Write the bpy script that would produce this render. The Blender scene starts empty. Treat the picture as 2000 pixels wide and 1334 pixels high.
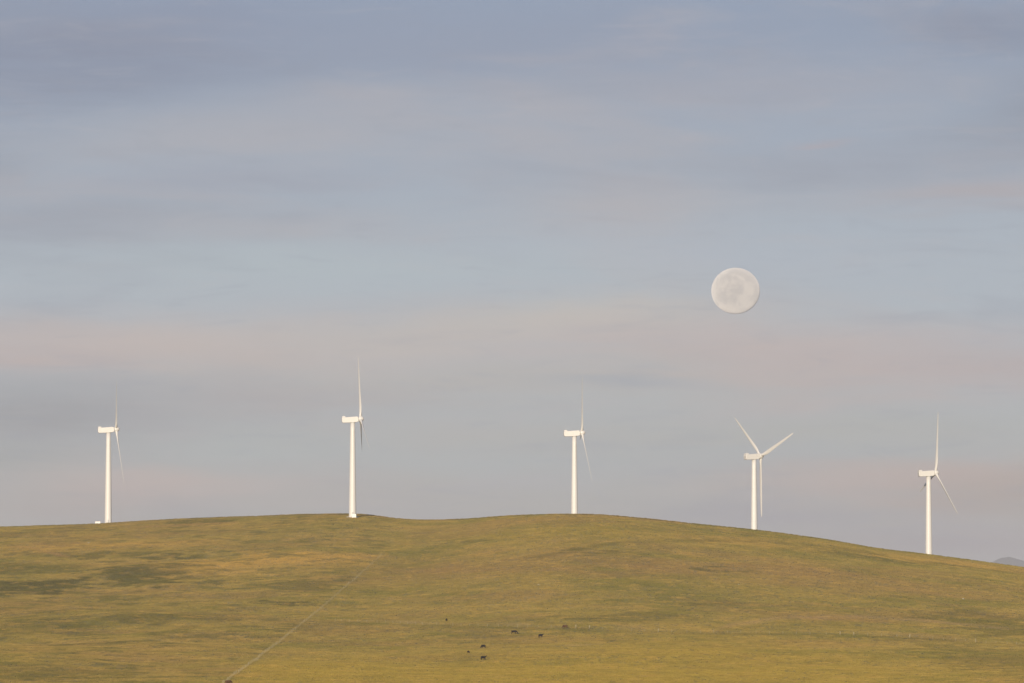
import bpy, bmesh, math, random
import numpy as np
from mathutils import Vector, Matrix

scene = bpy.context.scene
C = scene.collection
R = math.radians
rng = np.random.default_rng(7)
random.seed(7)

# ---------------- camera ----------------
cam_data = bpy.data.cameras.new('camera')
cam_data.sensor_width = 36
cam_data.lens = 186.95                      # a long lens: the frame is 11 degrees wide
cam_data.clip_start = 0.5
cam_data.clip_end = 300000
cam = bpy.data.objects.new('camera', cam_data)
C.objects.link(cam)
cam.location = (0, 0, 0)
cam.rotation_euler = (R(90 + 2.937), 0, 0)
scene.camera = cam

# ---------------- view ----------------
scene.view_settings.view_transform = 'Standard'
scene.view_settings.look = 'None'
scene.view_settings.gamma = 1
scene.view_settings.use_curve_mapping = False
scene.view_settings.exposure = 0.0

# ---------------- sun ----------------
SUN_EL, SUN_AZ = 11.0, 192.0                 # azimuth clockwise from the viewing direction: behind, a little to the left
sun_data = bpy.data.lights.new('sun', 'SUN')
sun_data.energy = 5.0
sun_data.angle = R(0.53)
sun_data.color = (1.0, 0.86, 0.68)
sun = bpy.data.objects.new('sun', sun_data)
C.objects.link(sun)
_sd = Vector((math.sin(R(SUN_AZ)) * math.cos(R(SUN_EL)), math.cos(R(SUN_AZ)) * math.cos(R(SUN_EL)), math.sin(R(SUN_EL))))
sun.rotation_euler = (-_sd).to_track_quat('-Z', 'Y').to_euler()

# ---------------- node helpers ----------------
class NT:
    def __init__(self, tree):
        self.t = tree; tree.nodes.clear()
    def n(self, kind, **kw):
        nd = self.t.nodes.new(kind)
        for k, v in kw.items(): setattr(nd, k, v)
        return nd
    def put(self, sock, v):
        if isinstance(v, bpy.types.NodeSocket): self.t.links.new(v, sock)
        elif isinstance(v, (tuple, list)) and len(v) == 3 and sock.type == 'RGBA': sock.default_value = (*v, 1)
        else: sock.default_value = v
    def math(self, op, a, b=0.0, c=None, clamp=False):
        m = self.n('ShaderNodeMath', operation=op, use_clamp=clamp)
        self.put(m.inputs[0], a); self.put(m.inputs[1], b)
        if c is not None: self.put(m.inputs[2], c)
        return m.outputs[0]
    def vec(self, op, a, b=None, c=None):
        m = self.n('ShaderNodeVectorMath', operation=op)
        self.put(m.inputs[0], a)
        if b is not None: self.put(m.inputs[1], b)
        if c is not None: self.put(m.inputs[2], c)
        return m.outputs['Value'] if op in ('DOT_PRODUCT', 'LENGTH', 'DISTANCE') else m.outputs[0]
    def mix(self, f, a, b, blend='MIX'):
        m = self.n('ShaderNodeMix', data_type='RGBA', blend_type=blend)
        self.put(m.inputs[0], f); self.put(m.inputs[6], a); self.put(m.inputs[7], b)
        return m.outputs[2]
    def noise(self, v, scale, detail=3, rough=.5, dist=0.0):
        m = self.n('ShaderNodeTexNoise')
        self.put(m.inputs['Vector'], v)
        m.inputs['Scale'].default_value = scale; m.inputs['Detail'].default_value = detail
        m.inputs['Roughness'].default_value = rough; m.inputs['Distortion'].default_value = dist
        return m.outputs['Fac']
    def ramp(self, f, lo, hi, a=0.0, b=1.0):
        m = self.n('ShaderNodeMapRange', interpolation_type='SMOOTHSTEP')
        self.put(m.inputs[0], f)
        for i, v in enumerate((lo, hi, a, b)): m.inputs[i + 1].default_value = v
        return m.outputs[0]

def lin(r, g, b):
    f = lambda c: (c / 255 / 12.92) if c / 255 <= .04045 else ((c / 255 + .055) / 1.055) ** 2.4
    return (f(r), f(g), f(b))

# ---------------- world: clear evening sky with thin veils and bands of cloud ----------------
SKY_STRENGTH = 0.10
world = bpy.data.worlds.new('World')
scene.world = world
world.use_nodes = True
world.cycles.sampling_method = 'MANUAL'; world.cycles.sample_map_resolution = 256
w = NT(world.node_tree)
sky = w.n('ShaderNodeTexSky', sky_type='NISHITA', sun_disc=False)
sky.sun_elevation = R(SUN_EL); sky.sun_rotation = R(SUN_AZ)
sky.air_density = 1.0; sky.dust_density = 1.5; sky.ozone_density = 1.5; sky.altitude = 1200
base = sky.outputs[0]
tc = w.n('ShaderNodeTexCoord')
sep = w.n('ShaderNodeSeparateXYZ'); w.put(sep.inputs[0], tc.outputs['Generated'])
az = w.math('MULTIPLY', w.math('ARCTAN2', sep.outputs[0], sep.outputs[1]), 180 / math.pi)
el = w.math('MULTIPLY', w.math('ARCSINE', sep.outputs[2]), 180 / math.pi)
flat = w.vec('MULTIPLY', tc.outputs['Generated'], (1, 1, 4.5))          # clouds lie in long flat layers
warp_e = w.math('SUBTRACT', w.noise(flat, 14, 4, .55), .5)
warp_a = w.math('SUBTRACT', w.noise(w.vec('ADD', flat, (5, 3, 1)), 9, 3, .5), .5)
fib = w.noise(w.vec('MULTIPLY', tc.outputs['Generated'], (1, 1, 11)), 38, 5, .6, .6)      # fine flat fibres
comb = w.n('ShaderNodeCombineXYZ')
w.put(comb.inputs[0], w.math('MULTIPLY_ADD', warp_a, 3.0, az))
w.put(comb.inputs[1], w.math('MULTIPLY_ADD', w.math('SUBTRACT', fib, .5), .20, w.math('MULTIPLY_ADD', warp_e, 0.9, el)))
P = comb.outputs[0]
k = 1 / SKY_STRENGTH
def cloud_col(r, g, b):
    c = lin(r, g, b); return (c[0] * k, c[1] * k, c[2] * k)
def blob(a0, e0, sa, se):
    v = w.vec('MULTIPLY_ADD', P, (1 / sa, 1 / se, 0), (-a0 / sa, -e0 / se, 0))
    return w.math('POWER', 0.3679, w.vec('DOT_PRODUCT', v, v))
# a thin high veil over the whole sky, a little bluer higher up
veil = w.mix(w.ramp(el, 3.2, 6.8), w.mix(w.ramp(el, 0.2, 3.2), cloud_col(166, 163, 164), cloud_col(170, 175, 190)), cloud_col(140, 146, 171))
base = w.mix(0.78, base, veil)
# soft streaks of cloud everywhere, warm where the low sun reaches them, grey in between
streak = w.noise(w.vec('ADD', flat, (2.3, 0.4, 7.7)), 22, 6, .6, .5)
warm = w.noise(w.vec('ADD', flat, (8.1, 4.4, 0.3)), 13, 4, .5, .3)
base = w.mix(w.ramp(streak, .50, .72, 0, .38), base, cloud_col(182, 178, 182))
base = w.mix(w.ramp(warm, .52, .72, 0, .30), base, cloud_col(190, 178, 174))
base = w.mix(w.ramp(w.noise(w.vec('ADD', flat, (1.1, 9.4, 3.3)), 16, 5, .55, .5), .52, .72, 0, .35), base, cloud_col(146, 150, 164))
# the cloud banks of this evening: (bearing, elevation, half-width, half-height, amount, colour)
for a0, e0, sa, se, amt, col in (
    (-5.0, 5.95, 2.6, .45, .50, (128, 133, 153)),
    (-3.6, 6.45, 1.6, .20, .45, (140, 149, 170)),
    (-0.6, 6.15, 3.0, .28, .40, (146, 152, 170)),
    (0.6, 5.75, 1.4, .18, .35, (154, 160, 174)),
    (-2.6, 5.15, 2.2, .28, .70, (175, 175, 181)),
    (-1.2, 5.55, 1.3, .22, .50, (173, 173, 180)),
    (-4.4, 4.20, 2.4, .34, .50, (150, 152, 163)),
    (-2.5, 4.70, 1.5, .17, .45, (157, 159, 172)),
    (-5.4, 4.85, .8, .30, .40, (142, 150, 164)),
    (2.6, 5.75, 1.9, .22, .50, (168, 168, 177)),
    (3.6, 4.85, 2.6, .34, .50, (157, 160, 171)),
    (5.6, 5.40, 1.0, .45, .55, (140, 145, 158)),
    (5.2, 6.35, 1.4, .30, .50, (134, 140, 158)),
    (1.2, 4.35, 1.2, .32, .60, (181, 176, 178)),
    (5.2, 4.45, 1.5, .18, .60, (178, 168, 169)),
    (3.1, 5.15, .35, .05, .45, (180, 168, 171)),
    (-2.2, 4.10, 1.3, .16, .45, (180, 178, 182)),
    (-1.6, 3.72, 3.4, .22, .60, (178, 189, 194)),
    (2.2, 3.85, 2.0, .25, .45, (178, 184, 194)),
    (4.6, 3.60, 1.6, .30, .60, (174, 183, 192)),
    # the long pale bank below the moon
    (-3.9, 3.02, 2.8, .30, .80, (196, 184, 179)),
    (-5.0, 2.72, 1.7, .24, .65, (193, 177, 172)),
    (-2.4, 2.75, 1.8, .26, .60, (194, 183, 177)),
    (-0.6, 3.06, 2.4, .22, .70, (194, 187, 181)),
    (0.9, 3.15, 1.2, .22, .75, (196, 190, 183)),
    (2.2, 2.85, 2.2, .28, .80, (194, 182, 178)),
    (3.2, 2.60, 1.8, .24, .65, (192, 177, 174)),
    (5.2, 2.70, 1.5, .22, .70, (186, 173, 171)),
    (0.0, 2.50, 3.0, .25, .60, (185, 179, 172)),
    # grey underside and the clearer gaps under it
    (-4.8, 2.08, 1.9, .36, .65, (150, 150, 153)),
    (-2.4, 2.32, 1.5, .18, .50, (176, 169, 168)),
    (1.0, 2.48, .8, .08, .60, (164, 170, 178)),
    (-2.4, 1.76, 1.6, .18, .65, (178, 184, 183)),
    (-0.4, 1.55, 1.5, .14, .50, (176, 182, 182)),
    (1.6, 1.62, 1.6, .16, .50, (174, 180, 181)),
    (0.8, 1.95, 3.0, .20, .45, (180, 179, 174)),
    (3.6, 2.05, 2.0, .25, .50, (178, 178, 172)),
    (3.4, 1.72, 1.4, .12, .55, (172, 178, 180)),
    (-5.6, 1.60, .9, .20, .55, (156, 162, 160)),
    # low banks close to the ridge
    (-3.7, 1.40, 1.4, .17, .95, (194, 180, 173)),
    (-4.4, 1.20, 1.4, .16, .60, (178, 168, 163)),
    (-1.9, 1.16, 1.0, .12, .45, (184, 177, 172)),
    (4.2, 1.46, 2.0, .17, .95, (191, 176, 169)),
    (5.5, 1.30, 1.3, .24, .75, (174, 159, 149)),
    (3.0, 1.12, 1.7, .16, .70, (163, 161, 166)),
    (5.0, .75, 1.6, .20, .60, (159, 151, 154)),
    (-0.6, 1.22, 1.4, .13, .50, (180, 177, 170)),
):
    f = w.math('MULTIPLY', w.math('MULTIPLY', blob(a0, e0, sa, se), amt), w.math('MULTIPLY_ADD', fib, .8, .62), clamp=True)
    base = w.mix(f, base, cloud_col(*col))
# wispy fibres drawn through all of it
wisp = w.noise(w.vec('ADD', w.vec('MULTIPLY', tc.outputs['Generated'], (1, 1, 7)), (.7, 2.2, 5.1)), 45, 6, .62, 1.2)
base = w.mix(w.ramp(wisp, .50, .80, 0, .18), base, cloud_col(190, 185, 186))
base = w.mix(w.ramp(wisp, .28, .48, .18, 0), base, cloud_col(150, 156, 170))
bg = w.n('ShaderNodeBackground'); w.put(bg.inputs[0], base); bg.inputs[1].default_value = SKY_STRENGTH
out = w.n('ShaderNodeOutputWorld'); w.t.links.new(bg.outputs[0], out.inputs[0])

# ---- terrain shape (metres; camera stands near the origin looking along +y) ----
def smooth(a, k):
    w = np.exp(-0.5 * (np.arange(-3 * k, 3 * k + 1) / k) ** 2); w /= w.sum()
    return np.convolve(np.pad(a, 3 * k, mode='edge'), w, mode='valid')

# crest of the ridge along x: height above the camera, and how far away the crest runs
CREST_X = np.array([-2500, -900, -500, -343, -270, -229, -192, -165, -137, -116, -97, -89, -81, -72, -59, -33, -1, 20, 37, 58, 82, 107, 155, 196, 223, 254, 294, 311, 420, 800, 2500.])
CREST_Z = np.array([  10,   45,   54, 56.0, 58.2, 60.8, 62.6, 63.2, 64.6, 64.7, 64.7, 64.0, 62.2, 60.8, 59.9, 59.6, 61.2, 61.5, 61.6, 60.9, 58.6, 55.9, 51.0, 45.3, 40.2, 36.8, 31.4, 28.8, 15, -15, -40.])
_gx = np.arange(-2500, 2501, 2.0)
_cz = smooth(np.interp(_gx, CREST_X, CREST_Z), 4)
_cy = smooth(np.interp(_gx, [-2500, -80, -30, 20, 2500], [3430, 3430, 3330, 3250, 3250]), 15)
_bs = smooth(np.interp(_gx, [-2500, -190, -75, 37, 158, 266, 2500], [0.012, 0.014, 0.012, 0.026, 0.096, 0.043, 0.04]), 15)
_gs = np.linspace(0, 1, 801)
_G = smooth(np.interp(_gs, [0, .15, .333, .5, .636, .82, .94, 1.0], [0, .065, .17, .34, .52, .775, .93, 1.0]), 14)
_gd = np.arange(-3000, 1761, 5.0)
_near = smooth(np.interp(_gd, [-3000, -400, 0, 60, 200, 600, 1000, 1400, 1750, 1765], [-30, 4, -1.7, -4.5, -13, -33, -40, -36, -24, -23.6]), 4)

def vnoise(x, y, seed=0):
    xi = np.floor(x).astype(np.int64); yi = np.floor(y).astype(np.int64)
    fx = x - xi; fy = y - yi
    fx = fx * fx * fx * (fx * (fx * 6 - 15) + 10); fy = fy * fy * fy * (fy * (fy * 6 - 15) + 10)
    def h(i, j):
        n = (i * 374761393 + j * 668265263 + seed * 974711) & 0x7fffffff
        n = ((n ^ (n >> 13)) * 1274126177) & 0x7fffffff
        n = ((n ^ (n >> 16)) * 668265263) & 0x7fffffff
        return ((n >> 7) & 0xffff) / 65535.0
    a = h(xi, yi); b = h(xi + 1, yi); c = h(xi, yi + 1); d = h(xi + 1, yi + 1)
    return (a + (b - a) * fx) * (1 - fy) + (c + (d - c) * fx) * fy

def fbm(x, y, seed=0, octaves=4):
    s = 0; amp = .5; tot = 0
    for o in range(octaves):
        s = s + amp * vnoise(x, y, seed + o * 17); tot += amp
        x = x * 2.03 + 13.7; y = y * 2.03 - 7.1; amp *= .5
    return s / tot

def ground_z(x, y):
    x = np.asarray(x, float); y = np.asarray(y, float)
    cz = np.interp(x, _gx, _cz); cy = np.interp(x, _gx, _cy); bs = np.interp(x, _gx, _bs)
    s = (y - 1750) / (cy - 1750)
    front = -24 + (cz + 24) * np.interp(np.clip(s, 0, 1), _gs, _G)
    near = np.interp(y, _gd, _near)
    t = np.maximum(y - cy, 0)
    back = cz - (bs * t * np.clip(t / 60, 0, 1)) * np.exp(-t / 6000)
    back = np.maximum(back, -25 + 8 * np.exp(-t / 3000))
    z = np.where(y < 1750, near, np.where(y < cy, front, back))
    # rolling hummocks, strongest on the left pasture
    k = np.clip((y - 1500) / 500, 0, 1) * np.clip((cy - 15 - y) / 220, 0, 1)
    left = 1 / (1 + np.exp((x + 140) / 18.0))
    z = z + k * ((fbm(x / 95, y / 130, 5, 3) - .5) * (2.4 + 4.1 * left) + (fbm(x / 30, y / 42, 9, 3) - .5) * (.4 + 1.3 * left))
    far = np.clip((np.hypot(x, y) - 6000) / 6000, 0, 1)
    return z * (1 - far) + (-25) * far
# ---- end of terrain shape ----


# ---------------- building helpers ----------------
def link(o, parent=None):
    C.objects.link(o)
    if parent: o.parent = parent
    return o
def mesh_obj(name, verts, faces, mat, parent=None, smooth_shade=True, loc=(0, 0, 0)):
    me = bpy.data.meshes.new(name); me.from_pydata([tuple(v) for v in verts], [], faces); me.validate(); me.update()
    if smooth_shade: me.polygons.foreach_set('use_smooth', [True] * len(me.polygons))
    if mat: me.materials.append(mat)
    o = bpy.data.objects.new(name, me); o.location = loc
    return link(o, parent)
def bm_obj(name, bm, mat, parent=None, loc=(0, 0, 0), smooth_shade=False):
    me = bpy.data.meshes.new(name); bm.to_mesh(me); bm.free()
    if smooth_shade: me.polygons.foreach_set('use_smooth', [True] * len(me.polygons))
    if mat: me.materials.append(mat)
    o = bpy.data.objects.new(name, me); o.location = loc
    return link(o, parent)
def tag(o, label=None, cat=None, group=None, kind=None):
    if label: o['label'] = label
    if cat: o['category'] = cat
    if group: o['group'] = group
    if kind: o['kind'] = kind
    return o
def empty(name, loc, rz=0):
    o = bpy.data.objects.new(name, None); o.location = loc; o.rotation_euler = (0, 0, rz); o.empty_display_size = 2
    return link(o)
def copy_part(src, parent):
    c = src.copy(); C.objects.link(c); c.parent = parent
    return c
def box_bm(bm, x0, x1, y0, y1, z0, z1, bevel=0.0, seg=2):
    r = bmesh.ops.create_cube(bm, size=1)
    vs = r['verts']
    for v in vs:
        v.co = Vector(((x0 + x1) / 2 + v.co.x * (x1 - x0), (y0 + y1) / 2 + v.co.y * (y1 - y0), (z0 + z1) / 2 + v.co.z * (z1 - z0)))
    if bevel:
        es = list({e for v in vs for e in v.link_edges})
        bmesh.ops.bevel(bm, geom=es, offset=bevel, segments=seg, profile=.5, affect='EDGES')
    return vs
def lathe(profile, n=40):
    vs, fs = [], []
    for r, z in profile:
        for i in range(n):
            a = 2 * math.pi * i / n; vs.append((r * math.cos(a), r * math.sin(a), z))
    for j in range(len(profile) - 1):
        for i in range(n):
            a, b = j * n + i, j * n + (i + 1) % n
            fs.append((a, b, b + n, a + n))
    fs.append(tuple(range(n))[::-1]); m = (len(profile) - 1) * n; fs.append(tuple(range(m, m + n)))
    return vs, fs

# ---------------- materials ----------------
def material(name):
    m = bpy.data.materials.new(name); m.use_nodes = True
    t = NT(m.node_tree)
    o = t.n('ShaderNodeOutputMaterial')
    return m, t, o
def principled(t, o, col, rough=.5, spec=.5, normal=None):
    b = t.n('ShaderNodeBsdfPrincipled')
    t.put(b.inputs['Base Color'], col); t.put(b.inputs['Roughness'], rough)
    b.inputs['Specular IOR Level'].default_value = spec
    if normal is not None: t.put(b.inputs['Normal'], normal)
    t.t.links.new(b.outputs[0], o.inputs[0])
    return b
def simple(name, col, rough=.6, var=.15, scale=3.0, spec=.3):
    m, t, o = material(name)
    g = t.n('ShaderNodeTexCoord')
    n = t.noise(g.outputs['Object'], scale, 4, .6)
    dark = tuple(c * (1 - var) for c in col); lite = tuple(min(1, c * (1 + var)) for c in col)
    principled(t, o, t.mix(n, dark, lite), rough, spec)
    return m

def paint_material():
    m, t, o = material('white_tower_paint')
    g = t.n('ShaderNodeTexCoord')
    st = t.noise(t.vec('MULTIPLY', g.outputs['Object'], (1.6, 1.6, .05)), 1.0, 5, .6)      # faint vertical run-off streaks
    n = t.noise(g.outputs['Object'], .35, 3)
    c = t.mix(t.ramp(st, .45, .75, 0, .45), (.64, .63, .605), (.565, .55, .51))
    c = t.mix(t.ramp(n, .5, .7, 0, .3), c, (.60, .59, .565))
    principled(t, o, c, .42, .4)
    return m
WHITE = paint_material()
CONCRETE = simple('pale_concrete', (.52, .49, .44), .85, .2, 1.5)
STEEL = simple('galvanised_steel', (.45, .45, .44), .45, .15, 6)
DARKGREY = simple('dark_vent_grey', (.10, .10, .10), .6)
CABINET = simple('white_cabinet_paint', (.78, .77, .73), .45, .06, 2)
POST = simple('weathered_post_wood', (.35, .295, .17), .85, .25, 5)
WIRE = simple('fence_wire', (.30, .29, .27), .5, .1, 4)
ROCK = simple('pale_field_stone', (.42, .38, .29), .9, .25, 2)
COW_BLACK = simple('black_cow_coat', (.016, .012, .010), .7, .4, 3, .2)
COW_BROWN = simple('brown_cow_coat', (.085, .040, .018), .7, .3, 3, .2)
COW_DARKBROWN = simple('dark_brown_cow_coat', (.038, .022, .012), .7, .3, 3, .2)

# ---------------- pasture colour (plant tones by place; shade of the left hollows painted in) ----------------
STRAW = np.array((0.389, 0.290, 0.084)); OLIVE = np.array((0.263, 0.225, 0.059)); RUST = np.array((0.349, 0.233, 0.090))
GREEN = np.array((0.142, 0.128, 0.040)); GOLD = np.array((0.508, 0.337, 0.094)); YELLOW = np.array((0.413, 0.306, 0.067))
FENCE_A = [(-96.2, 1765.0), (-96.3, 1802.5), (-96.6, 1852.5), (-97.1, 1927.5), (-97.5, 1995.5), (-97.9, 2071.0), (-97.9, 2135.0), (-97.6, 2201.5), (-97.0, 2264.5), (-95.9, 2311.5), (-94.6, 2365.5), (-93.3, 2416.5), (-91.9, 2470.5), (-90.4, 2525.5), (-88.7, 2573.5), (-86.9, 2616.5), (-85.1, 2668.5), (-83.2, 2723.0), (-81.3, 2779.5), (-79.2, 2830.0), (-77.0, 2881.5), (-74.7, 2927.5), (-72.2, 2977.5)]
FENCE_B = [(-83.9, 2420.0), (-60.1, 2401.5), (-22.6, 2342.5), (14.4, 2304.0), (54.1, 2292.5), (87.7, 2281.0), (122.4, 2290.5), (142.2, 2290.5), (174.8, 2284.0), (209.5, 2243.5), (230.0, 2211.5)]
PATCHES = [(-193, 2819, 24, 69, 'dark', 0.9),
    (-244, 2728, 20, 46, 'dark', 1),
    (-190, 2995, 10, 19, 'dark', 0.8),
    (-237, 3038, 29, 14, 'dark', 0.6),
    (-263, 2910, 22, 30, 'dark', 0.5),
    (-157, 2428, 26, 30, 'dark', 0.5),
    (-214, 2364, 20, 42, 'dark', 0.4),
    (-102, 2573, 11, 11, 'dark', 0.8),
    (-105, 2722, 18, 37, 'dark', 0.5),
    (-151, 2744, 16, 16, 'dark', 0.35),
    (-163, 1884, 29, 43, 'dark', 0.45),
    (-201, 3372, 19, 22, 'dark', 0.6),
    (-298, 3298, 19, 30, 'dark', 0.3),
    (-248, 3134, 12, 23, 'dark', 0.3),
    (-124, 2916, 51, 44, 'gold', 1),
    (-161, 2877, 19, 59, 'gold', 0.8),
    (-225, 3112, 45, 50, 'gold', 0.6),
    (-279, 3087, 21, 48, 'gold', 0.5),
    (-174, 3296, 63, 35, 'gold', 0.35),
    (-148, 2191, 42, 108, 'gold', 0.15),
    (-41, 2822, 38, 79, 'rust', 0.5),
    (67, 2782, 51, 50, 'rust', 0.55),
    (22, 2852, 27, 38, 'rust', 0.35),
    (152, 2828, 33, 62, 'rust', 0.5),
    (200, 2764, 35, 66, 'rust', 0.4),
    (16, 2749, 16, 27, 'rust', 0.4),
    (153, 2444, 31, 33, 'rust', 0.45),
    (-113, 3096, 30, 42, 'rust', 0.3),
    (-274, 3162, 18, 36, 'rust', 0.5),
    (-219, 3248, 38, 22, 'rust', 0.4),
    (-228, 2523, 29, 69, 'rust', 0.35),
    (-146, 2020, 23, 52, 'rust', 0.3),
    (0, 1874, 90, 146, 'yellow', 1),
    (70, 2093, 44, 131, 'yellow', 0.7),
    (101, 1914, 46, 157, 'yellow', 0.6),
    (-70, 1920, 22, 130, 'yellow', 0.7),
    (29, 3052, 44, 59, 'yellow', 0.4),
    (133, 3062, 44, 51, 'gold', 0.5),
    (240, 3114, 45, 31, 'gold', 0.6),
    (218, 2431, 21, 102, 'dark', 0.45),
    (46, 2391, 28, 21, 'dark', 0.35),
    (112, 2768, 13, 12, 'dark', 0.55),
    (44, 2879, 17, 12, 'dark', 0.4),
    (-29, 3034, 9, 14, 'dark', 0.4),
    (206, 3056, 35, 22, 'dark', 0.4),
    (187, 2040, 20, 162, 'dark', 0.35),
    (89, 2506, 14, 20, 'dark', 0.3)]
TRAILS = [
    ([(-198.2, 3073.0), (-172.7, 3093.0), (-150.3, 3001.5), (-132.1, 3118.0), (-92.8, 3213.0), (-53.6, 3276.5), (0.0, 3218.5)], 10, .55, (.43, .29, .10)),
    ([(2.7, 2843.0), (28.0, 2903.5), (57.3, 2978.0), (100.3, 3063.0), (151.2, 3140.5), (195.4, 3171.0), (241.8, 3139.0), (296.8, 3113.5)], 12, .55, (.42, .29, .09)),
    ([(2.7, 2823.0), (28.0, 2880.5), (57.3, 2945.0), (100.3, 3025.0), (151.2, 3100.5), (195.4, 3125.0), (241.8, 3095.0), (296.8, 3063.5)], 14, .45, (.14, .125, .036)),
    ([(83.8, 2289.5), (97.1, 2344.5), (120.7, 2410.5), (165.8, 2460.5), (200.6, 2423.0), (228.1, 2392.5)], 14, .60, (.42, .29, .14)),
    ([(-303.2, 3149.0), (-281.7, 3113.0), (-260.1, 3035.5), (-247.5, 3024.5)], 10, .75, (.44, .27, .12)),
    ([(-213.5, 2217.0), (-181.8, 2221.5), (-152.5, 2262.0), (-122.7, 2196.5)], 8, .60, (.46, .34, .12)),
    ([(-213.5, 2203.0), (-181.8, 2207.5), (-152.5, 2248.0), (-122.7, 2182.5)], 9, .55, (.12, .112, .034)),
    ([(-243.5, 3327.0), (-214.9, 3332.0), (-167.8, 3350.5)], 12, .55, (.40, .25, .11)),
    ([(12.5, 2158.5), (31.4, 2174.0), (40.1, 2192.0)], 7, .6, (.46, .32, .16)),
]
def patch(x, y, x0, y0, sx, sy):
    return np.exp(-((x - x0) / sx) ** 2 - ((y - y0) / sy) ** 2)
def pasture(x, y):
    x = np.asarray(x, float); y = np.asarray(y, float)
    big = fbm(x / 70, y / 110, 21, 4); mid = fbm(x / 16, y / 26, 31, 4); fine = fbm(x / 3.5, y / 6, 41, 3)
    rst = fbm(x / 45, y / 60, 51, 4)
    f = np.clip((big * .55 + mid * .45 - .34) / .32, 0, 1)[..., None]
    col = OLIVE * (1 - f) + STRAW * f
    r = (np.clip((rst - .50) / .2, 0, 1) * .45)[..., None]
    col = col * (1 - r) + RUST * r
    fx = np.interp(y, [p[1] for p in FENCE_A], [p[0] for p in FENCE_A])
    rightside = 1 / (1 + np.exp(-(x - fx) / 1.2))
    # rougher grazed left pasture: dark patches paint green grass and shaded hollows
    wx = x + (fbm(x / 14, y / 20, 61, 3) - .5) * 34; wy = y + (fbm(x / 18, y / 26, 71, 4) - .5) * 90
    rag = fbm(x / 9, y / 20, 67, 5)
    edge = np.clip(.35 + 1.3 * mid, 0, 1.25)
    for x0, y0, sx, sy, kind, s in PATCHES:
        c = {'dark': GREEN, 'gold': GOLD, 'rust': RUST, 'yellow': YELLOW}[kind]
        a = patch(wx, wy, x0, y0, sx * 1.15, sy * 1.15) * s * edge * (1.35 if kind == 'dark' else 1.1)
        if kind == 'dark': g_ = patch(wx, wy, x0, y0, sx * 1.35, sy * 1.35); a = np.clip((g_ + (rag - .5) * 1.5 * np.sqrt(g_) - .30) / .28, 0, 1) * s * .95
        if kind in ('yellow',): a = a * rightside
        elif x0 < -60: a = a * (1 - rightside * .8)
        a = np.clip(a * 1.15, 0, .95)[..., None]
        col = col * (1 - a) + c * a
    hol = (np.clip((fbm(x / 11, y / 15, 81, 4) - .55) / .12, 0, 1) * (.60 - .42 * rightside))[..., None]  # hollow shade painted as dark green blotches, strongest on the left
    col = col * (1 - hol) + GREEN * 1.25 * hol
    tuft = (np.clip((fbm(x / 6, y / 9, 91, 3) - .60) / .12, 0, 1) * .40)[..., None]
    col = col * (1 - tuft) + GOLD * 1.05 * tuft
    # ungrazed pale strip along one fence, a darker one under the other
    a = (np.exp(-((x - fx) / 1.1) ** 2) * ((y > 1700) & (y < 2985)) * .26 * np.clip(-.25 + 1.7 * fbm(y / 22, x * 0, 15, 3), 0, 1))[..., None]
    col = col * (1 - a) + np.array((.36, .29, .12)) * a
    fy = np.interp(x, [p[0] for p in FENCE_B], [p[1] for p in FENCE_B])
    on = (x > -80) & (x < 240)
    a = (np.exp(-((y - fy + 4) / 9.0) ** 2) * on * .38 * np.clip(.3 + 1.3 * fbm(x / 20, y * 0, 13, 2), 0, 1))[..., None]
    col = col * (1 - a) + GREEN * 1.1 * a
    a = (np.exp(-((y - fy - 25) / 14.0) ** 2) * on * .55 * np.clip((fbm(x / 25, y * 0 + 3, 14, 2) - .4) * 4, 0, 1))[..., None]
    col = col * (1 - a) + np.array((.42, .30, .14)) * a
    # worn cattle trails and low banks, two with a darker line just below
    for pts, wd, s, c in TRAILS:
        p = np.array(pts, float); o_ = np.argsort(p[:, 0]); p = p[o_]
        ty = np.interp(x, p[:, 0], p[:, 1]); inx = np.clip((x - p[0, 0]) / 12, 0, 1) * np.clip((p[-1, 0] - x) / 12, 0, 1)
        a = (np.exp(-((y + (fbm(x / 9, y * 0, 19, 2) - .5) * wd - ty) / wd) ** 2) * inx * s * np.clip(.25 + 1.2 * fbm(x / 15, y / 40, 23, 2), 0, 1))[..., None]
        col = col * (1 - a) + np.array(c) * a
    return col * (.85 + .30 * fine)[..., None]

# ---------------- ground ----------------
def graded(dense0, dense1, step, far0, far1, g=1.18):
    mid_ = list(np.arange(dense0, dense1 + .01, step))
    s = step; v = dense1; up = []
    while v < far1: s *= g; v += s; up.append(v)
    s = step; v = dense0; dn = []
    while v > far0: s *= g; v -= s; dn.append(v)
    return np.array(dn[::-1] + mid_ + up)
gx = graded(-420, 420, 3.0, -42000, 42000)
gy = np.concatenate([graded(1700, 3700, 5.0, 400, 42000), ])
gy = np.unique(np.concatenate([np.array([-30000, -15000, -8000, -4000, -2000, -1000, -600, -300]), np.arange(-150, 400, 25.0), gy[gy > 390]]))
X, Y = np.meshgrid(gx, gy)
Z = ground_z(X, Y)
nx, ny = len(gx), len(gy)
me = bpy.data.meshes.new('pasture_hill')
co = np.stack([X, Y, Z], -1).reshape(-1, 3)
idx = np.arange(nx * ny).reshape(ny, nx)
quads = np.stack([idx[:-1, :-1], idx[:-1, 1:], idx[1:, 1:], idx[1:, :-1]], -1).reshape(-1, 4)
me.vertices.add(len(co)); me.vertices.foreach_set('co', co.ravel())
me.loops.add(quads.size); me.loops.foreach_set('vertex_index', quads.ravel())
me.polygons.add(len(quads)); me.polygons.foreach_set('loop_start', np.arange(0, quads.size, 4)); me.polygons.foreach_set('loop_total', np.full(len(quads), 4))
me.update(calc_edges=True)
me.polygons.foreach_set('use_smooth', [True] * len(quads))
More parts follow.
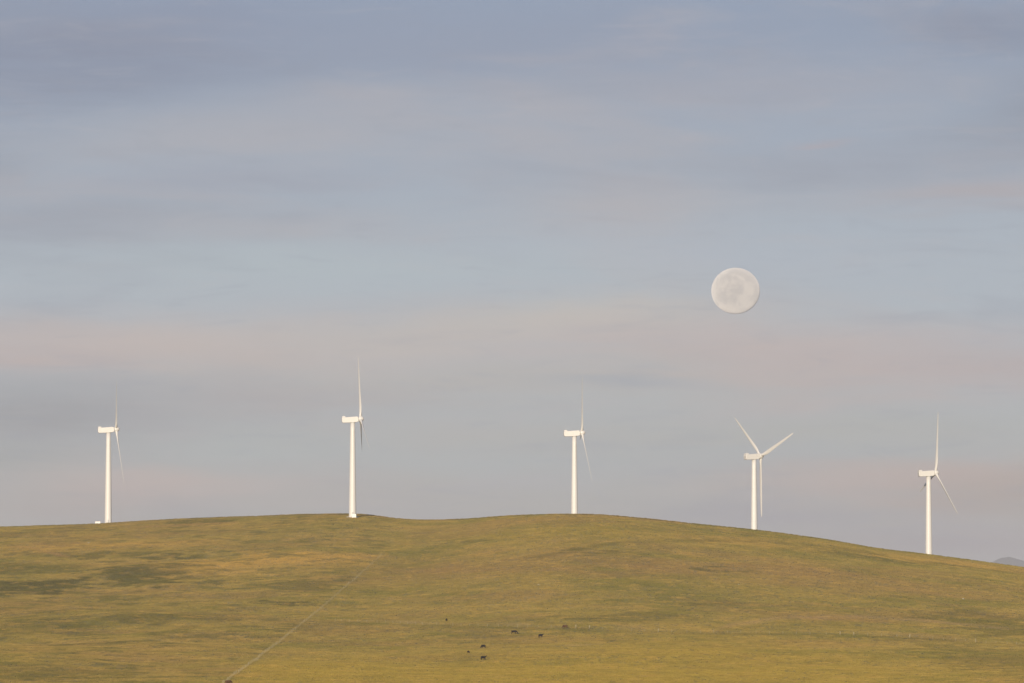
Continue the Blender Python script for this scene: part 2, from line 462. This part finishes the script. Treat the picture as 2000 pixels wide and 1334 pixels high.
gc = np.ones((len(co), 4), np.float32); gc[:, :3] = pasture(co[:, 0], co[:, 1])
ca = me.color_attributes.new('pasture_colour', 'FLOAT_COLOR', 'POINT'); ca.data.foreach_set('color', gc.ravel())
def turf_material():
    m, t, o = material('pasture_turf')
    at = t.n('ShaderNodeAttribute', attribute_name='pasture_colour')
    g = t.n('ShaderNodeNewGeometry')
    n1 = t.noise(g.outputs['Position'], .45, 6, .65); n2 = t.noise(g.outputs['Position'], 3.0, 3, .6)
    c = t.mix(1.0, at.outputs['Color'], t.mix(n1, (.55, .56, .52), (1.35, 1.33, 1.3)), 'MULTIPLY')
    c = t.mix(t.ramp(n2, .52, .7, 0, .3), c, (.17, .125, .06))
    b = t.n('ShaderNodeBump'); b.inputs['Strength'].default_value = .6; b.inputs['Distance'].default_value = .3
    t.put(b.inputs['Height'], n1)
    principled(t, o, c, .95, .1, b.outputs[0])
    return m
me.materials.append(turf_material())
ground = link(bpy.data.objects.new('ground', me))
tag(ground, kind='structure')

# ---------------- far hill on the plain ----------------
def far_hill():
    prof = [(-3000, 0), (-1500, 90), (-800, 190), (-420, 270), (-230, 335), (-130, 372), (-65, 402), (-15, 418), (40, 416), (95, 392), (150, 362), (300, 330), (600, 260), (1200, 150), (3000, 0)]
    xs = np.linspace(-3000, 3000, 240); hs = smooth(np.interp(xs, [p[0] for p in prof], [p[1] for p in prof]), 1)
    hs += (fbm(xs / 60, xs * 0, 3, 3) - .5) * 12
    ys = np.linspace(-1400, 1400, 30)
    XX, YY = np.meshgrid(xs, ys)
    ZZ = hs[None, :] * np.cos(YY / 1400 * math.pi / 2) ** 1.4 - 6
    ZZ += (fbm(XX / 160, YY / 160, 8, 4) - .5) * 18 * np.clip(ZZ / 100, 0, 1)
    v = np.stack([XX, YY, ZZ], -1).reshape(-1, 3); n = len(xs)
    f = [(j * n + i, j * n + i + 1, (j + 1) * n + i + 1, (j + 1) * n + i) for j in range(len(ys) - 1) for i in range(n - 1)]
    o = mesh_obj('distant_hill', v, f, simple('far_hill_scrub', (.105, .100, .060), .95, .3, .004, .1), loc=(1000, 0, 0))
    return o
fh = far_hill(); fh.location = (3355, 36000, -26)
tag(fh, kind='structure')

# ---------------- grass: tussocks over the slope, too many to count ----------------
def tussock(seed):
    r = random.Random(seed); vs, fs = [], []
    for _ in range(34):
        a = r.uniform(0, 2 * math.pi); d = .85 * math.sqrt(r.random()); x, y = d * math.cos(a), d * .8 * math.sin(a)
        h = r.uniform(.14, .34) * (1.1 - .4 * d); wd = r.uniform(.05, .11); th = r.uniform(0, math.pi)
        dx, dy = wd * math.cos(th), wd * math.sin(th); lx, ly = r.uniform(-.12, .12), r.uniform(-.12, .12)
        k0 = len(vs); vs += [(x - dx, y - dy, -.05), (x + dx, y + dy, -.05), (x + dx * .6 + lx * .5, y + dy * .6 + ly * .5, h * .65), (x + lx, y + ly, h)]
        fs += [(k0, k0 + 1, k0 + 2, k0 + 3)]
    return vs, fs
def grass_material():
    m, t, o = material('dry_grass_blades')
    at = t.n('ShaderNodeAttribute', attribute_name='pasture_colour', attribute_type='INSTANCER')
    g = t.n('ShaderNodeNewGeometry')
    n = t.noise(g.outputs['Position'], 1.7, 3, .6)
    c = t.mix(1.0, at.outputs['Color'], t.mix(n, (.82, .83, .80), (1.15, 1.14, 1.11)), 'MULTIPLY')
    d = t.n('ShaderNodeBsdfDiffuse'); t.put(d.inputs[0], c)
    tr = t.n('ShaderNodeBsdfTranslucent'); t.put(tr.inputs[0], c)
    mx = t.n('ShaderNodeMixShader'); mx.inputs[0].default_value = .3
    t.t.links.new(d.outputs[0], mx.inputs[1]); t.t.links.new(tr.outputs[0], mx.inputs[2]); t.t.links.new(mx.outputs[0], o.inputs[0])
    return m
def make_grass():
    N = 520000
    # even scatter over the wedge of slope that can be seen, with a wide margin on both sides
    u = rng.random(N * 2); d = np.sqrt(1690 ** 2 + u * (3520 ** 2 - 1690 ** 2)); a = rng.uniform(-.118, .118, N * 2)
    x = a * d; y = d
    dens = .35 + .9 * fbm(x / 5, y / 8, 101, 3) + .25 * fbm(x / 40, y / 60, 103, 2)
    keep = rng.random(N * 2) < dens / 1.4
    x = x[keep][:N]; y = y[keep][:N]
    z = ground_z(x, y)
    me = bpy.data.meshes.new('grass'); me.vertices.add(len(x)); me.vertices.foreach_set('co', np.stack([x, y, z], -1).ravel())
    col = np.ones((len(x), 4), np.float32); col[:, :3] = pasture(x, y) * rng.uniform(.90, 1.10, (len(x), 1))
    ca = me.color_attributes.new('pasture_colour', 'FLOAT_COLOR', 'POINT'); ca.data.foreach_set('color', col.ravel())
    sc_ = me.attributes.new('size', 'FLOAT', 'POINT'); sc_.data.foreach_set('value', (rng.uniform(.6, 1.35, len(x)) * (.7 + .6 * fbm(x / 9, y / 14, 111, 2))).astype(np.float32))
    rz = me.attributes.new('turn', 'FLOAT', 'POINT'); rz.data.foreach_set('value', rng.uniform(0, 6.28, len(x)).astype(np.float32))
    gm = grass_material(); me.materials.append(gm)
    o = link(bpy.data.objects.new('grass', me))
    ng = bpy.data.node_groups.new('grass_scatter', 'GeometryNodeTree')
    ng.interface.new_socket('Geometry', in_out='INPUT', socket_type='NodeSocketGeometry'); ng.interface.new_socket('Geometry', in_out='OUTPUT', socket_type='NodeSocketGeometry')
    N_ = ng.nodes; L = ng.links
    gi = N_.new('NodeGroupInput'); go = N_.new('NodeGroupOutput'); ip = N_.new('GeometryNodeInstanceOnPoints')
    vs, fs = tussock(3)
    tm = bpy.data.meshes.new('tussock'); tm.from_pydata(vs, [], fs); tm.materials.append(gm); tm.update()
    to = bpy.data.objects.new('tussock', tm)
    oi = N_.new('GeometryNodeObjectInfo'); oi.inputs['Object'].default_value = to; oi.inputs['As Instance'].default_value = True
    at = N_.new('GeometryNodeInputNamedAttribute'); at.data_type = 'FLOAT'; at.inputs[0].default_value = 'size'
    ar = N_.new('GeometryNodeInputNamedAttribute'); ar.data_type = 'FLOAT'; ar.inputs[0].default_value = 'turn'
    cb = N_.new('ShaderNodeCombineXYZ')
    L.new(gi.outputs[0], ip.inputs['Points']); L.new(oi.outputs['Geometry'], ip.inputs['Instance'])
    L.new(ar.outputs[0], cb.inputs[2]); L.new(cb.outputs[0], ip.inputs['Rotation']); L.new(at.outputs[0], ip.inputs['Scale'])
    L.new(ip.outputs[0], go.inputs[0])
    md = o.modifiers.new('grass_scatter', 'NODES'); md.node_group = ng
    tag(o, 'dry olive and straw coloured grass covering the whole hillside', 'grass', kind='stuff')
    return o
make_grass()

# ---------------- wind turbines ----------------
HUB = 62.0
BLADE = 39.0
def tower_mesh():
    prof = [(2.5, -1.0), (2.5, .25), (2.33, .27)]
    for i in range(13):
        s = i / 12; prof.append((2.33 - .86 * s ** 1.1, .3 + s * (HUB - 2.3)))
    return lathe(prof, 44)
def blade_mesh():
    # lofted aerofoil: span along +z, chord along y (in the rotor plane), thickness along x
    st = [(0.0, 1.75, 1.75, 0), (1.6, 1.75, 1.75, 0), (3.5, 2.0, 1.5, 14), (6.0, 2.4, 1.15, 13), (8.5, 2.55, .95, 11.5), (13, 2.35, .74, 8), (18, 2.08, .56, 5.2), (24, 1.85, .50, 3), (30, 1.55, .38, 1.2), (35, 1.25, .28, .3), (37.6, .95, .20, 0), (38.7, .5, .10, 0), (39, .12, .03, 0)]
    vs, fs = [], []; n = 20
    for z, ch, th, tw in st:
        rnd = max(0.0, 1 - z / 6.0) if z > 1.6 else 1.0
        for i in range(n):
            a = 2 * math.pi * i / n
            c = math.cos(a); s = math.sin(a)
            sharp = (1 - rnd) * (1 - c) / 2                       # trailing edge thins out
            y = c * ch / 2 - (1 - rnd) * ch * .18; th = max(th, ch * .19) if z > 2 else th
            x = s * th / 2 * (1 - .75 * sharp)
            tr = R(tw + 3)
            vs.append((x * math.cos(tr) - y * math.sin(tr), x * math.sin(tr) + y * math.cos(tr), z + .9))
    for j in range(len(st) - 1):
        for i in range(n):
            a, b = j * n + i, j * n + (i + 1) % n
            fs.append((a, b, b + n, a + n))
    fs.append(tuple(range(n))[::-1]); m = (len(st) - 1) * n; fs.append(tuple(range(m, m + n)))
    return vs, fs
def nacelle_bm():
    bm = bmesh.new()
    # side outline (x, z): rear at -x, slightly tapered belly, rounded front
    out = [(-6.9, -1.0), (-6.5, -1.55), (-2.0, -1.85), (2.4, -1.85), (3.5, -1.45), (3.75, 0), (3.5, 1.45), (2.6, 1.75), (-6.4, 1.8), (-6.9, 1.4)]
    lay = []
    for y, k in ((-1.7, .9), (-1.62, .97), (-1.4, 1), (1.4, 1), (1.62, .97), (1.7, .9)):
        lay.append([bm.verts.new((-1.6 + (x + 1.6) * (.5 + .5 * k), y, z * k)) for x, z in out])
    n = len(out)
    for a, b in zip(lay[:-1], lay[1:]):
        for i in range(n): bm.faces.new((a[i], a[(i + 1) % n], b[(i + 1) % n], b[i]))
    bm.faces.new(lay[0][::-1]); bm.faces.new(lay[-1])
    bmesh.ops.recalc_face_normals(bm, faces=bm.faces)
    return bm
def hub_mesh():
    # spinner revolved about the rotor axis (+x)
    v, f = lathe([(1.55, -1.15), (1.72, -.9), (1.75, .3), (1.6, 1.0), (1.2, 1.65), (.6, 2.05), (.08, 2.15)], 32)
    return [(z, y, -x) for x, y, z in v], f

TURBINES = [
    # x, distance, rotor axis heading, rotor position, blade pitch
    (-263.4, 3470, 6.5, 40, -2, 'leftmost white wind turbine, standing on the far left of the ridge'),
    (-101.0, 3370, 5.6, 1, 9, 'white wind turbine whose tower foot shows fully, on the knoll left of centre'),
    (40.5, 3450, 4.3, 25, 0, 'white wind turbine on the rounded hilltop in the middle, its foot hidden'),
    (154.8, 3400, 30.0, -50, -12, 'white wind turbine under the moon with its three blades spread in a Y'),
    (266.3, 3400, 15.5, 13, 0, 'rightmost white wind turbine, lowest on the falling ridge'),
]
first = None
def build_turbine(loc, heading, phase, pitch):
    global first
    t = empty('wind_turbine', loc, R(heading))
    TILT = Matrix.Rotation(-R(5), 4, 'Y')
    top = Vector((0, 0, HUB))
    if first is None:
        d = {}
        tw = mesh_obj('tower', *tower_mesh(), WHITE, t); d['tower'] = tw
        fl = []
        for z in (20.5, 41.5):
            r = 2.33 - .86 * ((z - .3) / (HUB - 2.3)) ** 1.1
            fl.append(mesh_obj('flange', *lathe([(r + .0, z - .12), (r + .045, z - .1), (r + .045, z + .1), (r, z + .12)], 44), WHITE, tw))
        d['flange'] = fl
        bm = bmesh.new(); box_bm(bm, -.45, .45, -2.4, -2.1, 1.2, 3.3, .04); d['door'] = bm_obj('door', bm, STEEL, tw)
        bm = bmesh.new(); box_bm(bm, -.7, .7, -3.3, -2.1, .2, 1.15, .02); d['steps'] = bm_obj('entrance_steps', bm, STEEL, tw)
        d['foundation'] = mesh_obj('foundation', *lathe([(4.0, -2.2), (4.0, .3), (3.8, .45), (2.51, .47)], 32), CONCRETE, t)
        yaw = mesh_obj('yaw_bearing', *lathe([(1.5, HUB - 2.06), (1.6, HUB - 2.0), (1.6, HUB - 1.7)], 40), STEEL, t); d['yaw'] = yaw
        na = bm_obj('nacelle', nacelle_bm(), WHITE, t); d['nacelle'] = na
        bm = bmesh.new(); box_bm(bm, -6.7, -4.5, -1.25, 1.25, 1.78, 2.55, .2, 3); d['cooler'] = bm_obj('cooler_housing', bm, WHITE, na)
        bm = bmesh.new(); box_bm(bm, -6.96, -6.86, -1.0, 1.0, -.7, .9, .03); d['vent'] = bm_obj('rear_vent', bm, STEEL, na)
        bm = bmesh.new(); box_bm(bm, -5.62, -5.5, -.06, .06, 2.5, 4.0); box_bm(bm, -5.62, -5.5, -.7, .7, 3.5, 3.6); d['mast'] = bm_obj('weather_mast', bm, STEEL, na)
        hb = mesh_obj('hub', *hub_mesh(), WHITE, t); d['hub'] = hb
        d['blade'] = mesh_obj('blade', *blade_mesh(), WHITE, t)
        first = d
    else:
        d = {}
        for kname in ('tower', 'foundation', 'yaw', 'nacelle', 'hub', 'blade'): d[kname] = copy_part(first[kname], t)
        for f_ in first['flange']: copy_part(f_, d['tower'])
        for kname in ('door', 'steps'): copy_part(first[kname], d['tower'])
        for kname in ('cooler', 'vent', 'mast'): copy_part(first[kname], d['nacelle'])
    d['nacelle'].matrix_local = Matrix.Translation(top) @ TILT
    axis_c = Matrix.Translation(top) @ TILT @ Matrix.Translation((5.0, 0, 0))
    d['hub'].matrix_local = axis_c
    blades = [d['blade'], copy_part(d['blade'], t), copy_part(d['blade'], t)]
    for i, b in enumerate(blades):
        # phase runs clockwise as seen from in front of the camera side: 0 = straight up
        b.matrix_local = axis_c @ Matrix.Rotation(R(phase + 120 * i), 4, 'X') @ Matrix.Rotation(R(2.5), 4, 'Y') @ Matrix.Rotation(R(pitch), 4, 'Z')
    return t
tz = {}
for x, y, hd, ph, pit, lab in TURBINES:
    z = float(ground_z(x, y))
    t = build_turbine((x, y, z), hd, ph, pit)
    tag(t, lab, 'wind turbine', 'wind turbines along the ridge')
    tz[(x, y)] = z

# transformer cabinets at the tower feet
def transformer(loc, rz, size, lab):
    t = empty('transformer_cabinet', loc, rz); w_, d_, h_ = size
    bm = bmesh.new(); box_bm(bm, -w_ / 2 - .3, w_ / 2 + .3, -d_ / 2 - .3, d_ / 2 + .3, -.8, .2, .05); bm_obj('plinth', bm, CONCRETE, t)
    bm = bmesh.new(); box_bm(bm, -w_ / 2, w_ / 2, -d_ / 2, d_ / 2, .2, h_, .06); bm_obj('housing', bm, CABINET, t)
    bm = bmesh.new(); box_bm(bm, -w_ / 2 - .12, w_ / 2 + .12, -d_ / 2 - .12, d_ / 2 + .12, h_ - .02, h_ + .16, .05); bm_obj('lid', bm, CABINET, t)
    for s in (-1, 1):
        bm = bmesh.new(); box_bm(bm, s * w_ / 4 - w_ / 4 + .06, s * w_ / 4 + w_ / 4 - .06, -d_ / 2 - .04, -d_ / 2 + .02, .4, h_ - .2, .01); door = bm_obj('door', bm, CABINET, t)
        bm = bmesh.new(); box_bm(bm, s * .16 - .03, s * .16 + .03, -d_ / 2 - .12, -d_ / 2 - .03, h_ * .5, h_ * .5 + .3, .01); bm_obj('handle', bm, STEEL, door)
    tag(t, lab, 'transformer', 'white cabinets at the tower feet')
    return t
def gz(x, y): return float(ground_z(x, y))
transformer((-269.6, 3462, gz(-269.6, 3462)), .1, (3.4, 2.2, 2.1), 'low white transformer cabinet half hidden beside the leftmost turbine')
transformer((-99.6, 3362.5, gz(-99.6, 3362.5)), -.15, (2.5, 2.2, 2.3), 'white transformer cabinet standing right before the knoll turbine tower')
# ---------------- fences ----------------
def polyline(pts, step):
    p = np.array(pts, float); seg = np.hypot(*np.diff(p, axis=0).T); s = np.concatenate([[0], np.cumsum(seg)])
    q = np.arange(0, s[-1], step)
    return np.stack([smooth(np.interp(np.arange(0, s[-1], 1.0), s, p[:, i]), 12)[np.clip(q.astype(int), 0, None)] for i in (0, 1)], -1)
pv, pf = lathe([(.07, -.45), (.07, 1.3), (.05, 1.35)], 8)
POST_MESH = None
def fence(pts, step, wires, lab, jitter=.08, corner=()):
    global POST_MESH
    q = polyline(pts, step); root = empty('wire_fence', (q[0][0], q[0][1], gz(*q[0])))
    o0 = np.array((q[0][0], q[0][1], gz(*q[0])))
    heads = []
    for i, (x, y) in enumerate(q):
        g = np.array((x, y, gz(x, y))) - o0
        if POST_MESH is None:
            p = mesh_obj('post', pv, pf, POST, root); POST_MESH = p.data
        else:
            p = bpy.data.objects.new('post', POST_MESH); link(p, root)
        k_ = random.uniform(.9, 1.15)
        p.location = g; p.rotation_euler = (random.gauss(0, jitter), random.gauss(0, jitter), random.uniform(0, 6))
        p.scale = (k_ * random.uniform(.9, 1.4), k_, k_)
        if i in corner: p.scale = (3.2, 3.2, 1.3)
        heads.append(g)
    heads = np.array(heads)
    for h in wires:
        vs, fs = [], []
        for i, g in enumerate(heads):
            for a in range(3): vs.append((g[0] + .006 * math.cos(a * 2.094), g[1] + .09, g[2] + h + .006 * math.sin(a * 2.094)))
            if i:
                for a in range(3): b = (a + 1) % 3; fs.append(((i - 1) * 3 + a, (i - 1) * 3 + b, i * 3 + b, i * 3 + a))
        mesh_obj('wire', vs, fs, WIRE, root)
    tag(root, lab, 'fence', 'wire fences across the pasture')
    return root
fence(FENCE_A, 9.0, (.45, .8, 1.15), 'pale post and wire fence climbing diagonally up the left slope')
fence(FENCE_B, 6.2, (.45, .8, 1.15), 'sparse post and wire fence running level across the slope behind the cattle', corner=(27, 28, 33, 46, 47, 51, 57))

# ---------------- stones ----------------
def rock_mesh(seed):
    bm = bmesh.new(); bmesh.ops.create_icosphere(bm, subdivisions=2, radius=1)
    r = random.Random(seed); off = Vector((r.random() * 9, r.random() * 9, r.random() * 9))
    from mathutils import noise as mn
    for v in bm.verts:
        v.co *= 1 + .55 * mn.noise(v.co * .9 + off)
        v.co.z *= .62; v.co.x *= 1.3
    return bm
for i, (x, y, s, lab) in enumerate([
    (-251.2, 3159.0, 0.55, 'single pale stone high on the left slope below the leftmost turbine'),
    (81.0, 2679.5, .45, 'pale stone on the mid slope below the hilltop turbine'),
    (13.2, 2634.5, .4, 'flat pale stone in the middle of the hillside'),
    (113.7, 2666.5, .42, 'pale stone below the turbine with spread blades'),
    (226.4, 2671.5, .45, 'pale stone on the right slope below the rightmost turbine')]):
    o = bm_obj('field_stone', rock_mesh(i + 4), ROCK, loc=(x, y, gz(x, y) + .15 * s), smooth_shade=True)
    o.scale = (s, s, s); tag(o, lab, 'stone', 'stones in the pasture')

# ---------------- cattle ----------------
def cow_mesh(name, grazing, mat):
    J = []; E = []
    def j(co, r, parent=None):
        J.append((co, r)); i = len(J) - 1
        if parent is not None: E.append((parent, i))
        return i
    pel = j((-.72, 0, 1.08), (.30, .33))
    loin = j((-.38, 0, 1.07), (.33, .37), pel)
    belly = j((0, 0, 1.0), (.42, .47), loin)
    chest = j((.42, 0, 1.02), (.38, .45), belly)
    wither = j((.70, 0, 1.10), (.25, .30), chest)
    if grazing:
        n1 = j((.98, 0, .98), (.17, .21), wither); n2 = j((1.16, .04, .66), (.13, .15), n1)
        hd = j((1.24, .06, .40), (.125, .14), n2); mz = j((1.34, .07, .14), (.085, .085), hd)
        ear = (1.18, .46)
    else:
        n1 = j((.98, 0, 1.22), (.17, .21), wither); n2 = j((1.18, .03, 1.38), (.13, .15), n1)
        hd = j((1.36, .05, 1.44), (.125, .14), n2); mz = j((1.60, .07, 1.30), (.085, .085), hd)
        ear = (1.28, 1.50)
    for s in (-1, 1):
        e1 = j((ear[0], s * .16 + .05, ear[1]), (.05, .03), hd); j((ear[0] - .04, s * .28 + .05, ear[1] + .01), (.035, .02), e1)
        # front leg: elbow, wrist, fetlock, hoof
        sh = j((.55, s * .20, .88), (.15, .16), chest); kn = j((.56 + .05 * s, s * .20, .44), (.075, .075), sh)
        fe = j((.54 + .08 * s, s * .20, .13), (.052, .052), kn); j((.58 + .08 * s, s * .20, .02), (.065, .065), fe)
        # hind leg: knee forward, hock backward, shank, hoof
        st = j((-.60, s * .20, .78), (.17, .17), pel); ho = j((-.84 - .06 * s, s * .20, .50), (.075, .085), st)
        fe = j((-.76 - .06 * s, s * .20, .13), (.052, .052), ho); j((-.71 - .06 * s, s * .20, .02), (.065, .065), fe)
    t1 = j((-1.0, 0, 1.22), (.06, .06), pel); t2 = j((-1.08, 0, .90), (.028, .028), t1); j((-1.08, .02, .52), (.05, .05), t2)
    me = bpy.data.meshes.new(name); me.from_pydata([c for c, r in J], E, [])
    ob = bpy.data.objects.new(name, me); C.objects.link(ob)
    sk = ob.modifiers.new('Skin', 'SKIN')
    for i, (c, r) in enumerate(J):
        me.skin_vertices[0].data[i].radius = r
        me.skin_vertices[0].data[i].use_root = (i == 0)
    sb = ob.modifiers.new('Subdivision', 'SUBSURF'); sb.levels = 2; sb.render_levels = 2
    dg = bpy.context.evaluated_depsgraph_get()
    res = bpy.data.meshes.new_from_object(ob.evaluated_get(dg))
    bpy.data.objects.remove(ob); res.name = name
    res.polygons.foreach_set('use_smooth', [True] * len(res.polygons))
    res.materials.clear(); res.materials.append(mat)
    return res
GRAZE_BLACK = cow_mesh('grazing_cow', True, COW_BLACK); STAND_BLACK = cow_mesh('standing_cow', False, COW_BLACK)
GRAZE_BROWN = cow_mesh('grazing_brown_cow', True, COW_BROWN); GRAZE_DARK = cow_mesh('grazing_dark_cow', True, COW_DARKBROWN)
for x, y, heading, size, mesh, lab in [
    (-29.5, 2397.0, 78, .86, GRAZE_BLACK, 'small dark cow seen end-on, highest up and farthest left of the herd'),
    (0.9, 2273.0, 4, 1.14, GRAZE_BLACK, 'black cow standing broadside at the middle of the herd, the widest one'),
    (12.1, 2244.0, 42, 1.08, STAND_BLACK, 'black cow at the right of the herd, below the brown one'),
    (23.0, 2301.5, 165, 1.0, GRAZE_BROWN, 'reddish brown cow on the far right of the herd, close to the fence'),
    (-11.5, 2140.5, 140, 1.0, GRAZE_BLACK, 'black cow in the lower group, uphill of the lowest cow'),
    (-17.1, 2084.0, 60, .72, GRAZE_DARK, 'small dark brown calf at the left of the lower group'),
    (-10.9, 2021.5, 320, 1.08, STAND_BLACK, 'black cow lowest down the slope'),
    (-93.8, 1762.0, 25, 1.05, GRAZE_BROWN, 'brown cow beside the fence at the very bottom edge'),
]:
    o = link(bpy.data.objects.new('cow', mesh)); o.location = (x, y, gz(x, y)); o.rotation_euler = (0, 0, R(heading)); o.scale = (size * 1.1,) * 3
    tag(o, lab, 'cow', 'cattle grazing on the hillside')
# ---------------- moon ----------------
def moon():
    D = 90000.0; a, e = math.atan((1437.5 - 1000) / 10386), math.atan((1199.5 - 568) / 10386)
    rad = D * math.tan(R(.2615))
    bm = bmesh.new(); bmesh.ops.create_uvsphere(bm, u_segments=96, v_segments=64, radius=rad)
    m, t, o = material('moon_surface')
    g = t.n('ShaderNodeTexCoord'); p = t.vec('MULTIPLY', g.outputs['Object'], (1 / rad, 1 / rad, 1 / rad))
    sp = t.n('ShaderNodeSeparateXYZ'); t.put(sp.inputs[0], p)
    maria = t.math('MULTIPLY_ADD', sp.outputs[2], .10, t.noise(t.vec('ADD', p, (.4, 1.7, .9)), 1.9, 5, .6, .3))
    maria = t.math('MULTIPLY_ADD', sp.outputs[0], .05, maria)
    spots = t.noise(p, 6, 4, .6)
    c = t.mix(t.ramp(maria, .40, .62, 0, 1), (.455, .46, .475), (.39, .40, .425))
    c = t.mix(t.ramp(spots, .55, .75, 0, .4), c, (.465, .472, .487))
    d = t.n('ShaderNodeBsdfDiffuse'); t.put(d.inputs[0], c); d.inputs['Roughness'].default_value = 1.0
    t.t.links.new(d.outputs[0], o.inputs[0])
    ob = bm_obj('moon', bm, m, loc=(D * math.sin(a) * math.cos(e), D * math.cos(a) * math.cos(e), D * math.sin(e)), smooth_shade=True)
    ob.scale = (1, .4, .955); ob.rotation_euler = (0, 0, -a)                                        # flattened in height by refraction; squashed in depth to keep the limb from darkening
    tag(ob, 'pale full moon low in the hazy sky above the ridge', 'moon')
moon()

# ---------------- haze ----------------
bm = bmesh.new(); box_bm(bm, -45000, 45000, -45000, 45000, -60, 430)
hm, t, o = material('thin_evening_haze')
pvn = t.n('ShaderNodeVolumePrincipled'); pvn.inputs['Color'].default_value = (.86, .88, .95, 1); pvn.inputs['Density'].default_value = HAZE = 3.1e-5
t.t.links.new(pvn.outputs[0], o.inputs['Volume'])
hz = bm_obj('haze', bm, hm); tag(hz, 'thin evening haze over the plain', 'haze', kind='stuff')
